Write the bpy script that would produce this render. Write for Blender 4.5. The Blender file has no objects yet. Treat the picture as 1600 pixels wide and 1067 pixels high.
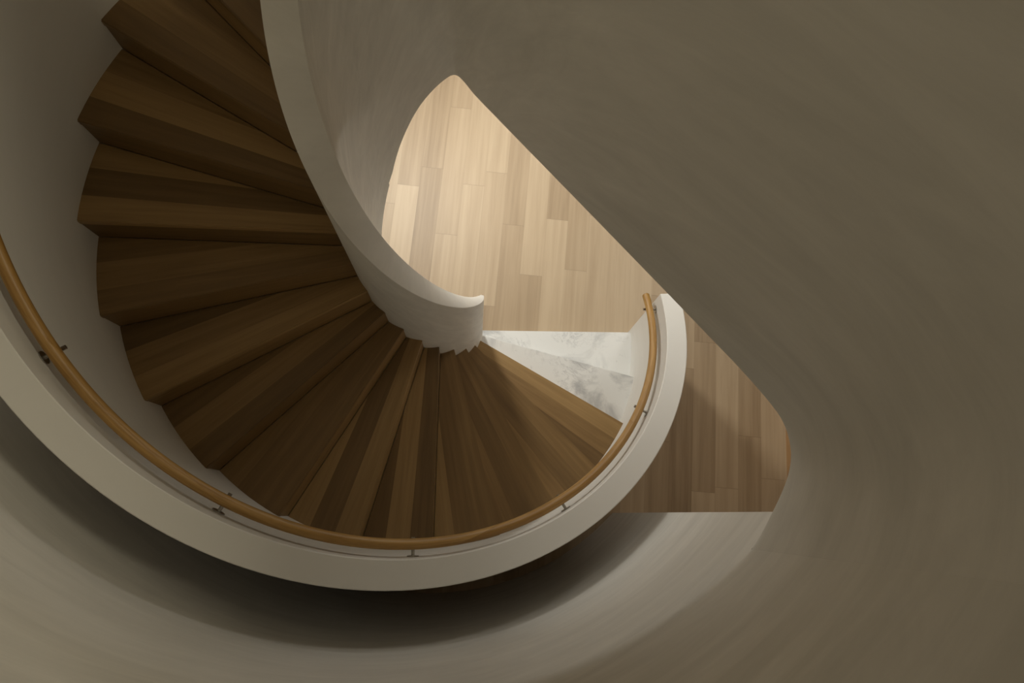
import bpy, bmesh, math, random
from mathutils import Vector, Matrix, Euler
random.seed(4)
sc = bpy.context.scene
col = sc.collection
PI = math.pi

# ------------------------------------------------------------------ camera
FPX = 1059.2
cam_d = bpy.data.cameras.new('camera')
cam_d.sensor_width = 36.0
cam_d.lens = FPX / 1600 * 36.0
cam_d.clip_start = 0.02
cam = bpy.data.objects.new('camera', cam_d)
col.objects.link(cam)
A_, B_ = -0.248715766, 0.0532628214          # tilt of the view away from straight down
Rx = Matrix(((1, 0, 0), (0, math.cos(A_), -math.sin(A_)), (0, math.sin(A_), math.cos(A_))))
Ry = Matrix(((math.cos(B_), 0, math.sin(B_)), (0, 1, 0), (-math.sin(B_), 0, math.cos(B_))))
cam.matrix_world = Matrix.Translation((0, 0, 5.06897)) @ (Rx @ Ry).transposed().to_4x4()
sc.camera = cam

# ------------------------------------------------------------------ exposure, world, lights
vs = sc.view_settings
sc.display_settings.display_device = 'sRGB'
vs.view_transform = 'Standard'
vs.look = 'None'
vs.exposure = 0.0
vs.gamma = 1.0
vs.use_curve_mapping = False

world = bpy.data.worlds.new('world')
sc.world = world
world.use_nodes = True
bg = world.node_tree.nodes['Background']
bg.inputs[0].default_value = (1.0, 0.93, 0.82, 1)
bg.inputs[1].default_value = 0.03


def area(name, loc, target, sx, sy, power, color, spread=180):
    d = bpy.data.lights.new(name, 'AREA')
    d.shape = 'RECTANGLE'
    d.size, d.size_y = sx, sy
    d.energy = power
    d.color = color
    d.spread = math.radians(spread)
    o = bpy.data.objects.new(name, d)
    o.location = loc
    o.rotation_euler = (Vector(target) - Vector(loc)).to_track_quat('-Z', 'Y').to_euler()
    col.objects.link(o)
    return o


WARM = (1.0, 0.915, 0.70)
DAY = (1.0, 0.975, 0.90)
area('upper_lamp_light', (2.6, 0.8, 5.9), (-1.0, -0.3, 2.8), 0.8, 0.8, 66, WARM)
area('skylight', (0.6, 1.3, 7.7), (0.3, 0.6, 0.0), 2.6, 2.6, 7, WARM)
area('upper_fill_light', (0.0, -2.4, 6.6), (0.6, 1.0, 3.4), 1.2, 1.2, 2.5, WARM)  # unseen weak fill, added behind the viewer to lift the guard wall
area('lower_window_light', (-1.9, 5.6, 1.7), (0.3, 1.2, 0.2), 1.6, 1.6, 27, DAY)
area('lower_ceiling_light', (-0.9, 3.6, 2.80), (0.15, 2.3, 0.0), 0.4, 0.4, 50, DAY, 112)
area('lower_ceiling_light_far', (0.5, 4.4, 2.80), (0.2, 2.0, 0.0), 0.8, 0.8, 27, DAY)
area('lower_fill_light_right', (1.9, 2.6, 2.80), (1.3, 1.3, 0.2), 0.8, 0.8, 26, DAY)  # fill added to brighten the right floor and the balustrade end

# ------------------------------------------------------------------ dimensions of the stair
CX, CY = -0.28318, 1.26074        # axis of the stair
RI, RO = 0.323, 1.443             # stair side faces of the two balustrades
T0, DT, TI = 0.30945, 0.263319, 0.177866   # angle of riser 0, angle per step, lead of the inner end
RISE = 0.175
HB = 0.87                         # balustrade top above the pitch line
NTOP = 20                         # last riser, arrives on the upper floor at 3.5 m
ZS = 2.85                         # underside of the upper floor
ZG = 4.43                         # top of the upper guard
RD = 1.80                         # the plaster drum round the stair


def out_xy(n, R):
    a = T0 - DT * n
    return (CX + R * math.cos(a), CY + R * math.sin(a))


def in_xy(n, R):
    a = T0 + TI - DT * n
    return (CX + R * math.cos(a), CY + R * math.sin(a))


# ------------------------------------------------------------------ materials
def new_mat(name):
    m = bpy.data.materials.new(name)
    m.use_nodes = True
    nt = m.node_tree
    b = nt.nodes['Principled BSDF']
    return m, nt, b


class N:
    def __init__(s, nt):
        s.nt = nt

    def node(s, t, **kw):
        n = s.nt.nodes.new(t)
        for k, v in kw.items():
            setattr(n, k, v)
        return n

    def link(s, a, b):
        s.nt.links.new(a, b)

    def math(s, op, a, b=None, c=None):
        n = s.node('ShaderNodeMath', operation=op)
        for i, v in enumerate((a, b, c)):
            if v is None:
                continue
            if isinstance(v, (int, float)):
                n.inputs[i].default_value = v
            else:
                s.link(v, n.inputs[i])
        return n.outputs[0]

    def ramp(s, fac, stops):
        n = s.node('ShaderNodeValToRGB')
        e = n.color_ramp.elements
        while len(e) < len(stops):
            e.new(0.5)
        for el, (p, c) in zip(e, stops):
            el.position = p
            el.color = (*c, 1)
        s.link(fac, n.inputs[0])
        return n.outputs[0]

    def mix(s, fac, a, b, mode='MIX'):
        n = s.node('ShaderNodeMix', data_type='RGBA', blend_type=mode)
        for i, v in ((0, fac), (6, a), (7, b)):
            if isinstance(v, (int, float)):
                n.inputs[i].default_value = v
            elif isinstance(v, tuple):
                n.inputs[i].default_value = (*v, 1)
            else:
                s.link(v, n.inputs[i])
        return n.outputs[2]

    def noise(s, vec, scale, detail=4, rough=0.5, dist=0.0):
        n = s.node('ShaderNodeTexNoise')
        n.inputs['Scale'].default_value = scale
        n.inputs['Detail'].default_value = detail
        n.inputs['Roughness'].default_value = rough
        n.inputs['Distortion'].default_value = dist
        if vec is not None:
            s.link(vec, n.inputs['Vector'])
        return n.outputs['Fac']

    def combine(s, x, y, z):
        n = s.node('ShaderNodeCombineXYZ')
        for i, v in enumerate((x, y, z)):
            if isinstance(v, (int, float)):
                n.inputs[i].default_value = v
            else:
                s.link(v, n.inputs[i])
        return n.outputs[0]

    def bump(s, h, strength, dist=0.01):
        n = s.node('ShaderNodeBump')
        n.inputs['Strength'].default_value = strength
        n.inputs['Distance'].default_value = dist
        s.link(h, n.inputs['Height'])
        return n.outputs[0]


def mat_plaster(name, base, var=0.06, rough=0.55, bump=0.12):
    """hand trowelled lime plaster: long strokes that follow the round of the wall"""
    m, nt, b = new_mat(name)
    g = N(nt)
    tc = g.node('ShaderNodeTexCoord')
    sp = g.node('ShaderNodeSeparateXYZ')
    g.link(tc.outputs['Object'], sp.inputs[0])
    dx = g.math('SUBTRACT', sp.outputs[0], CX)
    dy = g.math('SUBTRACT', sp.outputs[1], CY)
    ang = g.math('ARCTAN2', dy, dx)
    rad = g.math('SQRT', g.math('ADD', g.math('MULTIPLY', dx, dx), g.math('MULTIPLY', dy, dy)))
    # strokes: along the round, climbing a little
    u = g.math('MULTIPLY', ang, 2.2)
    v = g.math('ADD', g.math('MULTIPLY', sp.outputs[2], 9.0), g.math('MULTIPLY', ang, 5.0))
    vec = g.combine(u, v, g.math('MULTIPLY', rad, 2.0))
    n1 = g.noise(vec, 1.1, 6, 0.62, 0.6)
    n2 = g.noise(tc.outputs['Object'], 1.4, 3, 0.5)
    n3 = g.noise(g.combine(g.math('MULTIPLY', u, 1.0), g.math('MULTIPLY', v, 0.45), rad), 0.8, 7, 0.7, 1.2)
    f = g.math('ADD', g.math('MULTIPLY', n1, 0.35), g.math('MULTIPLY', n2, 0.2))
    f = g.math('ADD', f, g.math('MULTIPLY', n3, 0.45))
    lo = tuple(c * (1 - var) for c in base)
    hi = tuple(min(1, c * (1 + var)) for c in base)
    g.link(g.ramp(f, [(0.36, lo), (0.66, hi)]), b.inputs['Base Color'])
    g.link(g.ramp(n1, [(0.3, (rough + .12,) * 3), (0.7, (rough - .12,) * 3)]), b.inputs['Roughness'])
    g.link(g.bump(n1, bump, 0.01), b.inputs['Normal'])
    return m


def mat_floor(name, lightc, midc, darkc, dirx, width, length, off=(0, 0)):
    """long oak boards with ends staggered at random"""
    m, nt, b = new_mat(name)
    g = N(nt)
    tc = g.node('ShaderNodeTexCoord')
    sp = g.node('ShaderNodeSeparateXYZ')
    g.link(tc.outputs['Object'], sp.inputs[0])
    ux, uy = dirx
    al = g.math('ADD', g.math('MULTIPLY', sp.outputs[0], ux), g.math('MULTIPLY', sp.outputs[1], uy))
    ac = g.math('ADD', g.math('MULTIPLY', sp.outputs[0], uy), g.math('MULTIPLY', sp.outputs[1], -ux))
    ac = g.math('ADD', g.math('DIVIDE', ac, width), 40.0 + off[0])
    ci = g.math('FLOOR', ac)
    wn = g.node('ShaderNodeTexWhiteNoise', noise_dimensions='1D')
    g.link(ci, wn.inputs['W'])
    al2 = g.math('ADD', g.math('DIVIDE', al, length), g.math('MULTIPLY', wn.outputs['Value'], 7.0))
    al2 = g.math('ADD', al2, 30.0 + off[1])
    ri = g.math('FLOOR', al2)
    wn2 = g.node('ShaderNodeTexWhiteNoise', noise_dimensions='2D')
    g.link(g.combine(ci, ri, 0.0), wn2.inputs['Vector'])
    tone = wn2.outputs['Value']
    # grain, stretched along the board and shifted per board
    vec = g.combine(g.math('ADD', g.math('MULTIPLY', ac, width * 30.0), g.math('MULTIPLY', tone, 90.0)),
                    g.math('MULTIPLY', al, 1.3), g.math('MULTIPLY', tone, 20.0))
    gr = g.noise(vec, 1.0, 5, 0.6, 0.35)
    vec2 = g.combine(g.math('ADD', g.math('MULTIPLY', ac, width * 7.0), g.math('MULTIPLY', tone, 50.0)),
                     g.math('MULTIPLY', al, 0.8), 0.0)
    gr2 = g.noise(vec2, 1.0, 3, 0.5, 0.2)
    t = g.math('ADD', g.math('MULTIPLY', tone, 0.46), g.math('MULTIPLY', gr, 0.30))
    t = g.math('ADD', t, g.math('MULTIPLY', gr2, 0.34))
    vec3 = g.combine(g.math('ADD', g.math('MULTIPLY', ac, width * 16.0), g.math('MULTIPLY', tone, 33.0)), g.math('MULTIPLY', al, 0.45), 4.0)
    gr3 = g.noise(vec3, 1.0, 4, 0.65, 0.6)
    t = g.math('ADD', t, g.math('MULTIPLY', g.math('SUBTRACT', gr3, 0.5), 0.55))
    c = g.ramp(t, [(0.22, darkc), (0.5, midc), (0.82, lightc)])
    # narrow joints
    fx = g.math('FRACT', ac)
    ex = g.math('MINIMUM', fx, g.math('SUBTRACT', 1.0, fx))
    fy = g.math('FRACT', al2)
    ey = g.math('MINIMUM', fy, g.math('SUBTRACT', 1.0, fy))
    jx = g.math('LESS_THAN', ex, 0.0012 / width)
    jy = g.math('LESS_THAN', ey, 0.0014 / length)
    j = g.math('MAXIMUM', g.math('MULTIPLY', jx, 0.3), jy)
    c = g.mix(g.math('MULTIPLY', j, 0.45), c, tuple(v * .35 for v in darkc))
    g.link(c, b.inputs['Base Color'])
    b.inputs['Roughness'].default_value = 0.5
    g.link(g.bump(gr, 0.06, 0.004), b.inputs['Normal'])
    return m


def mat_tread(name, dark, mid, light, pw):
    """oak stair wood, glued staves running along the step (object space)"""
    m, nt, b = new_mat(name)
    g = N(nt)
    tc = g.node('ShaderNodeTexCoord')
    oi = g.node('ShaderNodeObjectInfo')
    sp = g.node('ShaderNodeSeparateXYZ')
    g.link(tc.outputs['Object'], sp.inputs[0])
    dxe = RO - RI * math.cos(TI)
    dye = -RI * math.sin(TI)
    L = math.hypot(dxe, dye)
    ux, uy = dxe / L, dye / L
    rnd = g.math('MULTIPLY', oi.outputs['Random'], 31.0)
    al = g.math('ADD', g.math('MULTIPLY', sp.outputs[0], ux), g.math('MULTIPLY', sp.outputs[1], uy))
    ac = g.math('ADD', g.math('MULTIPLY', sp.outputs[0], uy), g.math('MULTIPLY', sp.outputs[1], -ux))
    ac = g.math('SUBTRACT', ac, RO * uy)
    # the staves fan out a little with the step
    ac = g.math('DIVIDE', ac, g.math('ADD', 0.55, g.math('MULTIPLY', al, 0.42)))
    acz = g.math('DIVIDE', ac, pw)
    ci = g.math('FLOOR', g.math('ADD', acz, 20.08))
    wn = g.node('ShaderNodeTexWhiteNoise', noise_dimensions='2D')
    g.link(g.combine(ci, rnd, 0.0), wn.inputs['Vector'])
    tone = wn.outputs['Value']
    vec = g.combine(g.math('MULTIPLY', al, 1.6), g.math('ADD', g.math('MULTIPLY', ac, 32.0), rnd),
                    g.math('ADD', g.math('MULTIPLY', sp.outputs[2], 30.0), g.math('MULTIPLY', tone, 17.0)))
    gr = g.noise(vec, 1.0, 5, 0.62, 0.3)
    t = g.math('ADD', g.math('MULTIPLY', tone, 0.55), g.math('MULTIPLY', gr, 0.55))
    g.link(g.ramp(t, [(0.2, dark), (0.52, mid), (0.85, light)]), b.inputs['Base Color'])
    b.inputs['Roughness'].default_value = 0.5
    g.link(g.bump(gr, 0.05, 0.003), b.inputs['Normal'])
    return m


def mat_marble(name):
    m, nt, b = new_mat(name)
    g = N(nt)
    tc = g.node('ShaderNodeTexCoord')
    oi = g.node('ShaderNodeObjectInfo')
    off = g.node('ShaderNodeVectorMath', operation='ADD')
    g.link(tc.outputs['Object'], off.inputs[0])
    g.link(g.combine(g.math('MULTIPLY', oi.outputs['Random'], 13.0), g.math('MULTIPLY', oi.outputs['Random'], 7.0), 0.0), off.inputs[1])
    v = off.outputs[0]
    cloud = g.noise(v, 2.6, 5, 0.62, 1.0)
    warp = g.noise(v, 2.8, 7, 0.68, 2.6)
    vein = g.math('ABSOLUTE', g.math('SUBTRACT', warp, 0.5))
    warp2 = g.noise(v, 6.5, 6, 0.7, 1.6)
    vein2 = g.math('ABSOLUTE', g.math('SUBTRACT', warp2, 0.47))
    mask = g.noise(v, 3.1, 2, 0.5, 0.5)
    mm = g.ramp(mask, [(0.49, (0, 0, 0)), (0.60, (1, 1, 1))])
    vm = g.ramp(vein, [(0.0, (1, 1, 1)), (0.012, (0.25, 0.25, 0.25)), (0.05, (0, 0, 0))])
    vm2 = g.ramp(vein2, [(0.0, (1, 1, 1)), (0.014, (0, 0, 0))])
    vfac = g.mix(1.0, vm, mm, 'MULTIPLY')
    vfac2 = g.mix(1.0, vm2, mm, 'MULTIPLY')
    base = g.ramp(cloud, [(0.35, (0.50, 0.505, 0.505)), (0.44, (0.66, 0.66, 0.645)), (0.52, (0.76, 0.76, 0.74))])
    speck = g.noise(v, 26.0, 5, 0.75, 0.5)
    sf = g.ramp(speck, [(0.60, (0, 0, 0)), (0.68, (1, 1, 1))])
    sfm = g.mix(1.0, sf, vm, 'MULTIPLY')
    c = g.mix(g.math('MULTIPLY', vfac, 0.55), base, (0.30, 0.30, 0.31))
    c = g.mix(g.math('MULTIPLY', vfac2, 0.35), c, (0.30, 0.30, 0.31))
    c = g.mix(g.math('MULTIPLY', sfm, 0.6), c, (0.26, 0.26, 0.27))
    g.link(c, b.inputs['Base Color'])
    b.inputs['Roughness'].default_value = 0.3
    return m


def mat_rail(name, dark, light):
    m, nt, b = new_mat(name)
    g = N(nt)
    tc = g.node('ShaderNodeTexCoord')
    oi = g.node('ShaderNodeObjectInfo')
    sp = g.node('ShaderNodeSeparateXYZ')
    g.link(tc.outputs['UV'], sp.inputs[0])
    vec = g.combine(g.math('MULTIPLY', sp.outputs[0], 1.5), g.math('MULTIPLY', sp.outputs[1], 9.0),
                    g.math('MULTIPLY', oi.outputs['Random'], 50.0))
    gr = g.noise(vec, 1.0, 5, 0.6, 0.5)
    t = g.math('ADD', g.math('MULTIPLY', gr, 0.8), g.math('MULTIPLY', g.math('SUBTRACT', oi.outputs['Random'], 0.5), 0.45))
    g.link(g.ramp(t, [(0.25, dark), (0.6, light)]), b.inputs['Base Color'])
    b.inputs['Roughness'].default_value = 0.42
    return m


def mat_metal(name):
    m, nt, b = new_mat(name)
    g = N(nt)
    tc = g.node('ShaderNodeTexCoord')
    n = g.noise(tc.outputs['Object'], 180.0, 2)
    g.link(g.ramp(n, [(0.3, (0.36, 0.34, 0.31)), (0.7, (0.46, 0.44, 0.40))]), b.inputs['Base Color'])
    b.inputs['Metallic'].default_value = 1.0
    b.inputs['Roughness'].default_value = 0.32
    return m


M_PL = mat_plaster('drum_plaster', (0.73, 0.705, 0.655), 0.11, 0.6, 0.2)
M_BAL = mat_plaster('balustrade_plaster', (0.745, 0.725, 0.68), 0.02, 0.62, 0.05)
M_FLOOR = mat_floor('oak_boards', (0.475, 0.363, 0.236), (0.37, 0.270, 0.165), (0.245, 0.168, 0.094), (0.085, 0.9964), 0.176, 1.15)
M_TREAD = mat_tread('stair_oak', (0.12, 0.067, 0.020), (0.205, 0.119, 0.041), (0.34, 0.212, 0.082), 0.115)
M_MARBLE = mat_marble('white_marble')
M_RAIL = mat_rail('rail_oak', (0.31, 0.162, 0.036), (0.54, 0.325, 0.108))
M_METAL = mat_metal('brushed_steel')
M_PANEL = mat_floor('oak_panel', (0.50, 0.30, 0.14), (0.42, 0.25, 0.115), (0.33, 0.19, 0.085), (0.0, 1.0), 0.3, 2.4)


# ------------------------------------------------------------------ helpers
def finish(name, bm, mat, parent=None, smooth=False, angle=35):
    bmesh.ops.recalc_face_normals(bm, faces=bm.faces)
    me = bpy.data.meshes.new(name)
    bm.to_mesh(me)
    bm.free()
    o = bpy.data.objects.new(name, me)
    me.materials.append(mat)
    if smooth:
        me.shade_smooth()
        me.set_sharp_from_angle(angle=math.radians(angle))
    col.objects.link(o)
    if parent:
        o.parent = parent
    return o


def tag(o, label=None, cat=None, group=None, kind=None):
    for k, v in (('label', label), ('category', cat), ('group', group), ('kind', kind)):
        if v:
            o[k] = v
    return o


def empty(name, loc):
    o = bpy.data.objects.new(name, None)
    o.empty_display_size = 0.1
    o.location = loc
    col.objects.link(o)
    return o


def sweep(bm, rings, closed_ring=True, caps=True):
    """rings: list of equal length point loops, skinned one to the next"""
    vv = [[bm.verts.new(p) for p in r] for r in rings]
    k = len(rings[0])
    for a, b in zip(vv[:-1], vv[1:]):
        for i in range(k if closed_ring else k - 1):
            j = (i + 1) % k
            try:
                bm.faces.new((a[i], a[j], b[j], b[i]))
            except ValueError:
                pass
    if caps:
        bm.faces.new(vv[0])
        bm.faces.new(list(reversed(vv[-1])))
    return vv


def box(bm, x0, x1, y0, y1, z0, z1):
    v = [bm.verts.new(p) for p in ((x0, y0, z0), (x1, y0, z0), (x1, y1, z0), (x0, y1, z0),
                                   (x0, y0, z1), (x1, y0, z1), (x1, y1, z1), (x0, y1, z1))]
    for f in ((0, 1, 2, 3), (4, 5, 6, 7), (0, 1, 5, 4), (1, 2, 6, 5), (2, 3, 7, 6), (3, 0, 4, 7)):
        bm.faces.new([v[i] for i in f])


# ------------------------------------------------------------------ setting: lower floor
X0, X1, Y0, Y1 = -4.2, 5.2, -3.2, 6.4
bm = bmesh.new()
box(bm, X0, X1, Y0, Y1, -0.12, 0.0)
tag(finish('floor', bm, M_FLOOR), 'pale oak board floor of the lower storey', 'floor', kind='structure')

# guard line: well face of the upper guard, in plan with the height of its lower edge; it leaves the spiral ribbon and runs out level
GUARD3 = [(-0.4149, 1.4464, 2.221), (-0.3872, 1.4651, 2.305), (-0.3590, 1.4839, 2.409), (-0.3302, 1.5025, 2.497), (-0.3010, 1.5204, 2.570), (-0.2714, 1.5373, 2.634),
          (-0.2414, 1.5528, 2.688), (-0.2110, 1.5663, 2.732), (-0.1803, 1.5777, 2.771), (-0.1493, 1.5864, 2.805), (-0.1180, 1.5920, 2.835),
          (-0.1070, 1.5900, 2.846), (-0.0950, 1.5890, ZS), (-0.0800, 1.5820, ZS), (-0.0560, 1.5550, ZS), (-0.0250, 1.5130, ZS), (0.0230, 1.4580, ZS),
          (0.34, 1.105, ZS), (0.655, 0.753, ZS), (0.7925, 0.598, ZS), (0.870, 0.511, ZS), (0.915, 0.458, ZS), (0.957, 0.406, ZS), (0.992, 0.360, ZS), (1.018, 0.320, ZS),
          (1.035, 0.280, ZS), (1.044, 0.235, ZS), (1.045, 0.190, ZS), (1.036, 0.145, ZS), (1.020, 0.103, ZS), (0.993, 0.052, ZS), (0.960, -0.002, ZS),
          (0.922, -0.062, ZS), (0.884, -0.112, ZS)]
SEAM_A = math.atan2(-0.112 - CY, 0.884 - CX)
JAMB_A = math.atan2(0.004 - CY, 1.010 - CX)


def smooth_line(pts, k=4):
    out = []
    n = len(pts)
    for i in range(n - 1):
        p0, p1, p2, p3 = pts[max(i - 1, 0)], pts[i], pts[i + 1], pts[min(i + 2, n - 1)]
        d01 = math.dist(p0[:2], p1[:2]) ** .5 or 1e-3
        d12 = math.dist(p1[:2], p2[:2]) ** .5
        d23 = math.dist(p2[:2], p3[:2]) ** .5 or 1e-3
        for s in range(k):
            t = s / k
            q = []
            for c in range(len(p1)):
                m1 = ((p1[c] - p0[c]) / d01 - (p2[c] - p0[c]) / (d01 + d12) + (p2[c] - p1[c]) / d12) * d12
                m2 = ((p2[c] - p1[c]) / d12 - (p3[c] - p1[c]) / (d12 + d23) + (p3[c] - p2[c]) / d23) * d12
                if i == 0:
                    m1 = p2[c] - p1[c]
                if i == n - 2:
                    m2 = p2[c] - p1[c]
                q.append((2 * p1[c] - 2 * p2[c] + m1 + m2) * t ** 3 + (-3 * p1[c] + 3 * p2[c] - 2 * m1 - m2) * t * t + m1 * t + p1[c])
            out.append(tuple(q))
    out.append(pts[-1])
    return out


def offset_line(pts, d):
    out = []
    for i, p in enumerate(pts):
        a = pts[max(i - 1, 0)]
        b = pts[min(i + 1, len(pts) - 1)]
        tx, ty = b[0] - a[0], b[1] - a[1]
        L = math.hypot(tx, ty)
        out.append((p[0] - ty / L * d, p[1] + tx / L * d))
    return out


# the guard continues round the drum for a little way so that the two faces run into each other
GL = smooth_line(GUARD3, 4)
GO = offset_line(GL, 0.10)


def gtop(i):
    # the top climbs with the stair until it meets the level guard
    return min(ZG, 17.5 * RISE + HB + 0.55 * i / 40 + 0.0)




def soften(pts, sig):
    """the same line with its corners eased over about sig metres, ends kept"""
    acc = [0.0]
    for p, q in zip(pts[:-1], pts[1:]):
        acc.append(acc[-1] + math.dist(p[:2], q[:2]))
    wt = [((acc[min(i + 1, len(pts) - 1)] - acc[max(i - 1, 0)]) / 2) for i in range(len(pts))]
    out = []
    for i, p in enumerate(pts):
        sg = max(1e-4, min(sig, acc[i] / 2.2, (acc[-1] - acc[i]) / 2.2))
        W = X = Y = 0.0
        for j, q in enumerate(pts):
            w = wt[j] * math.exp(-((acc[j] - acc[i]) / sg) ** 2 / 2)
            W += w
            X += w * q[0]
            Y += w * q[1]
        out.append((X / W, Y / W))
    out[0], out[-1] = pts[0][:2], pts[-1][:2]
    return out


# the corners of the opening are sharp at the lower edge and melt into soft bends higher up
GS = soften(GL, 0.20)
ROWS = 9
bm = bmesh.new()
rings = []
for i, (p, q) in enumerate(zip(GL, GO)):
    z0, z1 = p[2], gtop(i)
    ring = [(q[0], q[1], z1), (q[0], q[1], z0)]
    for k in range(ROWS + 1):
        f = k / ROWS
        e = min(1.0, f * 2.6)
        e = e * e * (3 - 2 * e)
        ring.append((p[0] + (GS[i][0] - p[0]) * e, p[1] + (GS[i][1] - p[1]) * e, z0 + (z1 - z0) * f))
    rings.append(ring)
sweep(bm, rings)
tag(finish('wall_right', bm, M_PL, smooth=True, angle=40), 'tall plain plaster guard wall of the upper floor with a straight diagonal lower edge', 'wall', kind='structure')

# the drum: full height from the jamb round the front, upper part only round the back
bm = bmesh.new()
rings = []
NSEG = 120
A_END = T0 - DT * NTOP
for i in range(NSEG + 1):
    a = JAMB_A + (A_END - JAMB_A) * i / NSEG
    r0, r1 = RD, RD + 0.12
    rings.append((a, r0, r1))
alist = sorted(set([JAMB_A + (A_END - JAMB_A) * i / NSEG for i in range(NSEG + 1)] + [SEAM_A, SEAM_A + 1e-4, math.radians(-205), math.radians(-205) - 1e-4]), reverse=True)
R_ = []
for a in alist:
    z1 = ZG if a <= SEAM_A else ZS
    z0 = 0.0 if a > math.radians(-205) else ZS
    c, s = math.cos(a), math.sin(a)
    if z1 == ZS and z0 == ZS:
        continue
    R_.append([(CX + RD * c, CY + RD * s, z0), (CX + (RD + .12) * c, CY + (RD + .12) * s, z0),
               (CX + (RD + .12) * c, CY + (RD + .12) * s, z1), (CX + RD * c, CY + RD * s, z1)])
sweep(bm, R_)
tag(finish('wall_front', bm, M_PL, smooth=True, angle=40), 'round trowelled plaster drum wall outside the stair', 'wall', kind='structure')

# lower storey walls
jx, jy = CX + (RD + .03) * math.cos(JAMB_A), CY + (RD + .03) * math.sin(JAMB_A)
bm = bmesh.new()
box(bm, jx - 0.02, 2.32, -0.17, -0.05, 0, ZS)
tag(finish('wall_corridor', bm, M_PL), 'plaster wall of the lower corridor running off from the drum', 'wall', kind='structure')
bm = bmesh.new()
ux_, uy_ = 0.072, 0.9974
q_ = [(2.335 + ux_ * (t_ - 0.2) + uy_ * w_, 0.2 + uy_ * (t_ - 0.2) - ux_ * w_) for t_, w_ in ((-0.24, 0), (-0.24, 0.04), (1.05, 0.04), (1.05, 0))]
lo_ = [bm.verts.new((x, y, 0)) for x, y in q_]
hi_ = [bm.verts.new((x, y, ZS)) for x, y in q_]
bm.faces.new(lo_)
bm.faces.new(hi_)
for i in range(4):
    bm.faces.new((lo_[i], lo_[(i + 1) % 4], hi_[(i + 1) % 4], hi_[i]))
tag(finish('wall_panelled', bm, M_PANEL), 'oak panelled wall at the end of the boards on the right', 'wall', kind='structure')
bm = bmesh.new()
box(bm, X0, X1, Y1, Y1 + .12, 0, 8.0)
tag(finish('wall_back', bm, M_PL), 'plain plaster back wall', 'wall', kind='structure')
bm = bmesh.new()
box(bm, X0 - .12, X0, Y0, Y1, 0, 8.0)
tag(finish('wall_left', bm, M_PL), 'plain plaster side wall', 'wall', kind='structure')
bm = bmesh.new()
box(bm, X1, X1 + .12, Y0, Y1, 0, 8.0)
tag(finish('wall_side', bm, M_PL), 'plain plaster side wall', 'wall', kind='structure')
bm = bmesh.new()
box(bm, X0, X1, Y0 - .12, Y0, 0, 8.0)
tag(finish('wall_rear', bm, M_PL), 'plain plaster wall behind the viewer', 'wall', kind='structure')
bm = bmesh.new()
box(bm, X0, X1, Y0, Y1, 8.0, 8.15)
tag(finish('ceiling_upper', bm, M_PL), 'plain ceiling over the upper floor', 'ceiling', kind='structure')

# upper floor slab with the stair opening
hole = [(p[0], p[1]) for p in offset_line(GL, 0.05)][44:]
a0 = SEAM_A - 0.03
for i in range(0, 81):
    a = a0 + (A_END - a0) * i / 80
    hole.append((CX + (RD + .06) * math.cos(a), CY + (RD + .06) * math.sin(a)))
hole.append(in_xy(NTOP, 0.37))
outer = [(X0, Y0), (X1, Y0), (X1, Y1), (X0, Y1)]
bm = bmesh.new()
ed = []
for loop in (outer, hole):
    v = [bm.verts.new((x, y, ZS)) for x, y in loop]
    ed += [bm.edges.new((v[i], v[(i + 1) % len(v)])) for i in range(len(v))]
bmesh.ops.triangle_fill(bm, use_beauty=True, use_dissolve=False, edges=ed)
res = bmesh.ops.extrude_face_region(bm, geom=bm.faces[:])
bmesh.ops.translate(bm, vec=(0, 0, 3.5 - ZS - 0.001), verts=[e for e in res['geom'] if isinstance(e, bmesh.types.BMVert)])
slab = tag(finish('ceiling', bm, M_PL), 'underside and slab of the upper floor round the stair opening', 'ceiling', kind='structure')

slab.data.materials.append(M_FLOOR)          # boards on the upper side
for f in slab.data.polygons:
    if f.normal.z > 0.9:
        f.material_index = 1

# ------------------------------------------------------------------ the staircase
stair = tag(empty('spiral_staircase', (CX, CY, 0)),
            'winding oak spiral staircase with white plaster balustrades and two marble bottom steps', 'staircase')
INV = Matrix.Translation((-CX, -CY, 0))


def part(name, bm, mat, smooth=True, angle=35):
    o = finish(name, bm, mat, stair, smooth, angle)
    o.matrix_parent_inverse = INV
    return o


STEPS = 10


def tread_mesh(name, th):
    bm = bmesh.new()
    lo, hi = [], []
    pts = []
    ri, ro = RI - 0.02, RO + 0.02
    for i in range(STEPS + 1):
        a = -DT * i / STEPS
        pts.append((ro * math.cos(a), ro * math.sin(a)))
    for i in range(STEPS + 1):
        a = TI - DT + DT * i / STEPS
        pts.append((ri * math.cos(a), ri * math.sin(a)))
    top = [bm.verts.new((x, y, 0)) for x, y in pts]
    bot = [bm.verts.new((x, y, -th)) for x, y in pts]
    bm.faces.new(top)
    bm.faces.new(bot)
    k = len(pts)
    for i in range(k):
        bm.faces.new((top[i], top[(i + 1) % k], bot[(i + 1) % k], bot[i]))
    # a softly eased front edge
    bm.edges.ensure_lookup_table()
    fe = [e for e in bm.edges if {e.verts[0], e.verts[1]} == {top[0], top[-1]}]
    bmesh.ops.bevel(bm, geom=fe, offset=0.004, segments=2, affect='EDGES')
    bmesh.ops.recalc_face_normals(bm, faces=bm.faces)
    me = bpy.data.meshes.new(name)
    bm.to_mesh(me)
    bm.free()
    return me


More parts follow.
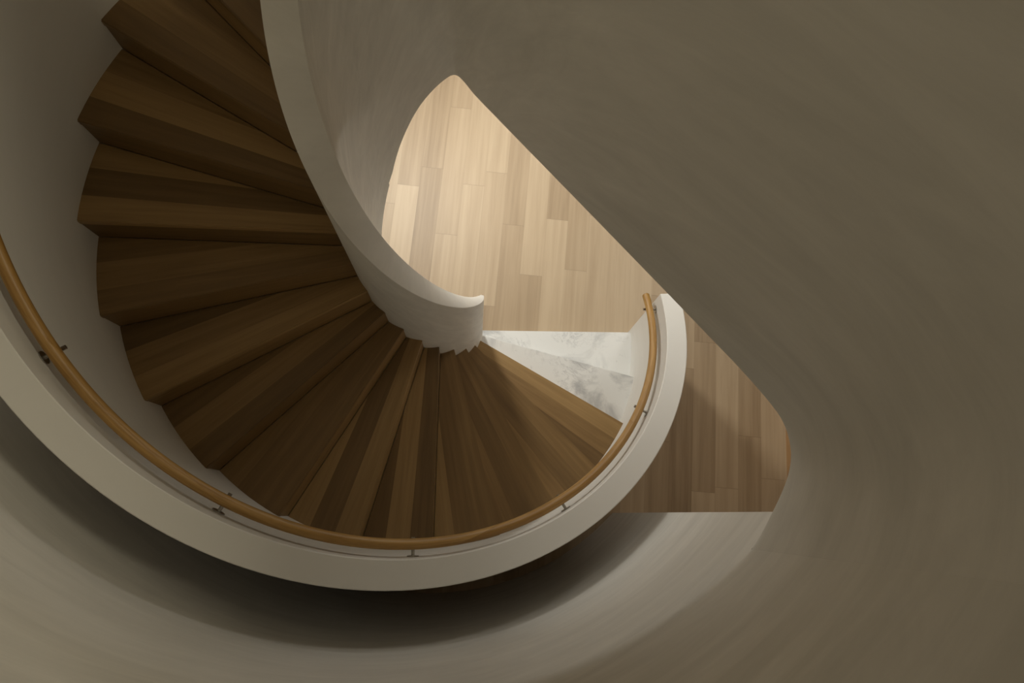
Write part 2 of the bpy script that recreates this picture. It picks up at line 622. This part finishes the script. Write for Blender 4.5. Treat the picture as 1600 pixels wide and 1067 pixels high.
def riser_mesh(name, h, th=0.02, back=0.003):
    bm = bmesh.new()
    ri, ro = RI - 0.02, RO + 0.02
    p0 = Vector((ri * math.cos(TI), ri * math.sin(TI)))
    p1 = Vector((ro, 0))
    d = (p1 - p0).normalized()
    nrm = Vector((d.y, -d.x))            # towards the back of the step
    q = [p0 + nrm * back, p1 + nrm * back, p1 + nrm * (back + th), p0 + nrm * (back + th)]
    lo = [bm.verts.new((v.x, v.y, 0)) for v in q]
    hi = [bm.verts.new((v.x, v.y, h)) for v in q]
    bm.faces.new(lo)
    bm.faces.new(hi)
    for i in range(4):
        bm.faces.new((lo[i], lo[(i + 1) % 4], hi[(i + 1) % 4], hi[i]))
    bmesh.ops.recalc_face_normals(bm, faces=bm.faces)
    me = bpy.data.meshes.new(name)
    bm.to_mesh(me)
    bm.free()
    return me


TH = 0.03
tm_w = tread_mesh('tread', TH)
tm_m = tread_mesh('marble_tread', TH)
rm_w = riser_mesh('riser', RISE - TH)
rm_m = riser_mesh('marble_riser', RISE - TH)
tm_w.materials.append(M_TREAD)
rm_w.materials.append(M_TREAD)
tm_m.materials.append(M_MARBLE)
rm_m.materials.append(M_MARBLE)
for n in range(1, NTOP):
    marble = n <= 2
    for nm, me, z in (('tread', tm_m if marble else tm_w, n * RISE), ('riser', rm_m if marble else rm_w, (n - 1) * RISE)):
        o = bpy.data.objects.new(nm, me)
        o.parent = stair
        o.location = (0, 0, z)
        o.rotation_euler = (0, 0, T0 - DT * n)
        col.objects.link(o)
        if marble:
            o['label'] = 'white grey-veined marble ' + nm
o = bpy.data.objects.new('riser', rm_w)
o.parent = stair
o.location = (0, 0, (NTOP - 1) * RISE)
o.rotation_euler = (0, 0, T0 - DT * NTOP)
col.objects.link(o)


def ribbon(nodes, fin, fout, ztop, zbot, ease=0.006, flare=None):
    bm = bmesh.new()
    rings = []
    for n in nodes:
        a, b = fin(n), fout(n)
        t, z0 = ztop(n), zbot(n)
        d = Vector((b[0] - a[0], b[1] - a[1]))
        L = d.length
        fl = d / L * flare(n) if flare else Vector((0, 0))
        e = d / L * min(ease, L * .3) if L > 0 else d
        rings.append([(a[0], a[1], z0), (b[0], b[1], z0), (b[0], b[1], t - ease), (b[0] - e.x, b[1] - e.y, t),
                      (a[0] + fl.x + e.x, a[1] + fl.y + e.y, t), (a[0] + fl.x, a[1] + fl.y, t - ease)])
    sweep(bm, rings)
    return bm


def frange(a, b, s):
    k = max(1, int(round((b - a) / s)))
    return [a + (b - a) * i / k for i in range(k + 1)]


# outer balustrade; unseen foot carried to the floor to block light from the gap
part('outer_balustrade', ribbon(frange(0.94, NTOP + .2, 0.125), lambda n: out_xy(n, RO), lambda n: out_xy(n, RO + 0.122),
                                lambda n: n * RISE + HB, lambda n: 0.0 if n < 12.6 else n * RISE - 0.34, 0.004), M_BAL)


# inner balustrade: a tight ribbon that thins out to a rounded nose at the foot
def rw(n):
    if n >= 4:
        return 0.2145 + 0.0075 * min(1.0, (n - 4) / 9)
    t = (4 - n) / 2.62
    return 0.2145 + 0.088 * t ** 2.2


def ro_in(n):
    r = RI + 0.0009 * (n - 3)
    if n < 1.62:
        t = (1.62 - n) / 0.24
        r -= 0.012 * t * t
    return r


part('inner_balustrade', ribbon(frange(1.38, 1.62, 0.04)[:-1] + frange(1.62, 17.52, 0.125), lambda n: in_xy(n, rw(n)), lambda n: in_xy(n, ro_in(n)),
                                lambda n: min(n * RISE + HB, ZG), lambda n: max(0.0, n * RISE - 0.83), 0.004), M_PL)

# plastered underside between the balustrades
bm = bmesh.new()
rings = []
for n in frange(2.2, NTOP, 0.25):
    a, b = in_xy(n, RI - .01), out_xy(n, RO + .01)
    z = n * RISE - 0.34
    rings.append([(a[0], a[1], max(0.0, z)), (b[0], b[1], max(0.0, z)), (b[0], b[1], max(0.0, z) + .03), (a[0], a[1], max(0.0, z) + .03)])
sweep(bm, rings)
part('underside', bm, M_BAL)

# ------------------------------------------------------------------ handrail
RR, HR, RAD = 1.388, 0.75, 0.0235
rail = tag(empty('handrail', (*out_xy(0.85, RR), 0.85 * RISE + HR)),
           'round golden oak handrail on steel brackets inside the outer balustrade', 'handrail')
RINV = Matrix.Translation(-rail.location)


def rail_pt(n, R=RR, h=HR):
    x, y = out_xy(n, R)
    return Vector((x, y, n * RISE + h))


def rail_section(n0, n1, sh0, sh1):
    bm = bmesh.new()
    uv = bm.loops.layers.uv.new('UVMap')
    K = 20
    ns = frange(n0, n1, 0.06)
    rings = []
    for idx, n in enumerate(ns):
        f = idx / (len(ns) - 1)
        ring = []
        for j in range(K):
            a = 2 * PI * j / K
            # scarf joints: the ends are cut on a long slant
            w = math.cos(a)
            s = (1 - f) ** 3 * sh0 * w + f ** 3 * sh1 * w
            m = n + s
            c = rail_pt(m)
            t = (rail_pt(m + .01) - rail_pt(m - .01)).normalized()
            side = Vector((c.x - CX, c.y - CY, 0)).normalized()
            up = side.cross(t).normalized()
            if up.z < 0:
                up = -up
            ring.append(bm.verts.new(c + side * RAD * math.cos(a) + up * RAD * math.sin(a)))
        rings.append(ring)
    for i, (a, b) in enumerate(zip(rings[:-1], rings[1:])):
        for j in range(K):
            k = (j + 1) % K
            f = bm.faces.new((a[j], a[k], b[k], b[j]))
            for lp, (u, v) in zip(f.loops, ((i, j), (i, j + 1), (i + 1, j + 1), (i + 1, j))):
                lp[uv].uv = (u * 0.06, v / K)
    bm.faces.new(rings[0])
    bm.faces.new(list(reversed(rings[-1])))
    o = finish('rail_section', bm, M_RAIL, rail, True, 50)
    o.matrix_parent_inverse = RINV
    return o


J = [0.84, 3.45, 6.35, 9.25, 11.35, 14.2, 17.0, 19.6]
SH = [0, 0.02, 0.30, -0.32, 0.34, 0.3, 0.3, 0]
for i in range(len(J) - 1):
    rail_section(J[i], J[i + 1] - 0.002, SH[i], SH[i + 1])


def cyl(bm, p, q, r, seg=16):
    p, q = Vector(p), Vector(q)
    d = (q - p).normalized()
    s = d.orthogonal().normalized()
    u = d.cross(s)
    rings = [[c + s * r * math.cos(2 * PI * i / seg) + u * r * math.sin(2 * PI * i / seg) for i in range(seg)] for c in (p, q)]
    sweep(bm, [[tuple(v) for v in r_] for r_ in rings])


for k in range(10):
    n = 1.1 + 2 * k
    hb = 0.705
    w = rail_pt(n, RO + 0.002, hb)
    side = Vector((w.x - CX, w.y - CY, 0)).normalized()
    bm = bmesh.new()
    tip = w - side * 0.080
    cyl(bm, w, tip, 0.0075)
    post = w - side * 0.055
    cyl(bm, post, post + Vector((0, 0, HR - hb - RAD + 0.004)), 0.005, 12)
    br = finish('bracket', bm, M_METAL, rail, True, 40)
    br.matrix_parent_inverse = RINV
    br['label'] = 'brushed steel bracket'
    bm = bmesh.new()
    cyl(bm, w, w - side * 0.007, 0.026, 24)
    fl = finish('flange', bm, M_METAL, br, True, 40)
    bm = bmesh.new()
    cyl(bm, tip + side * 0.010, tip - side * 0.004, 0.0085, 16)
    fl = finish('end_cap', bm, M_METAL, br, True, 40)
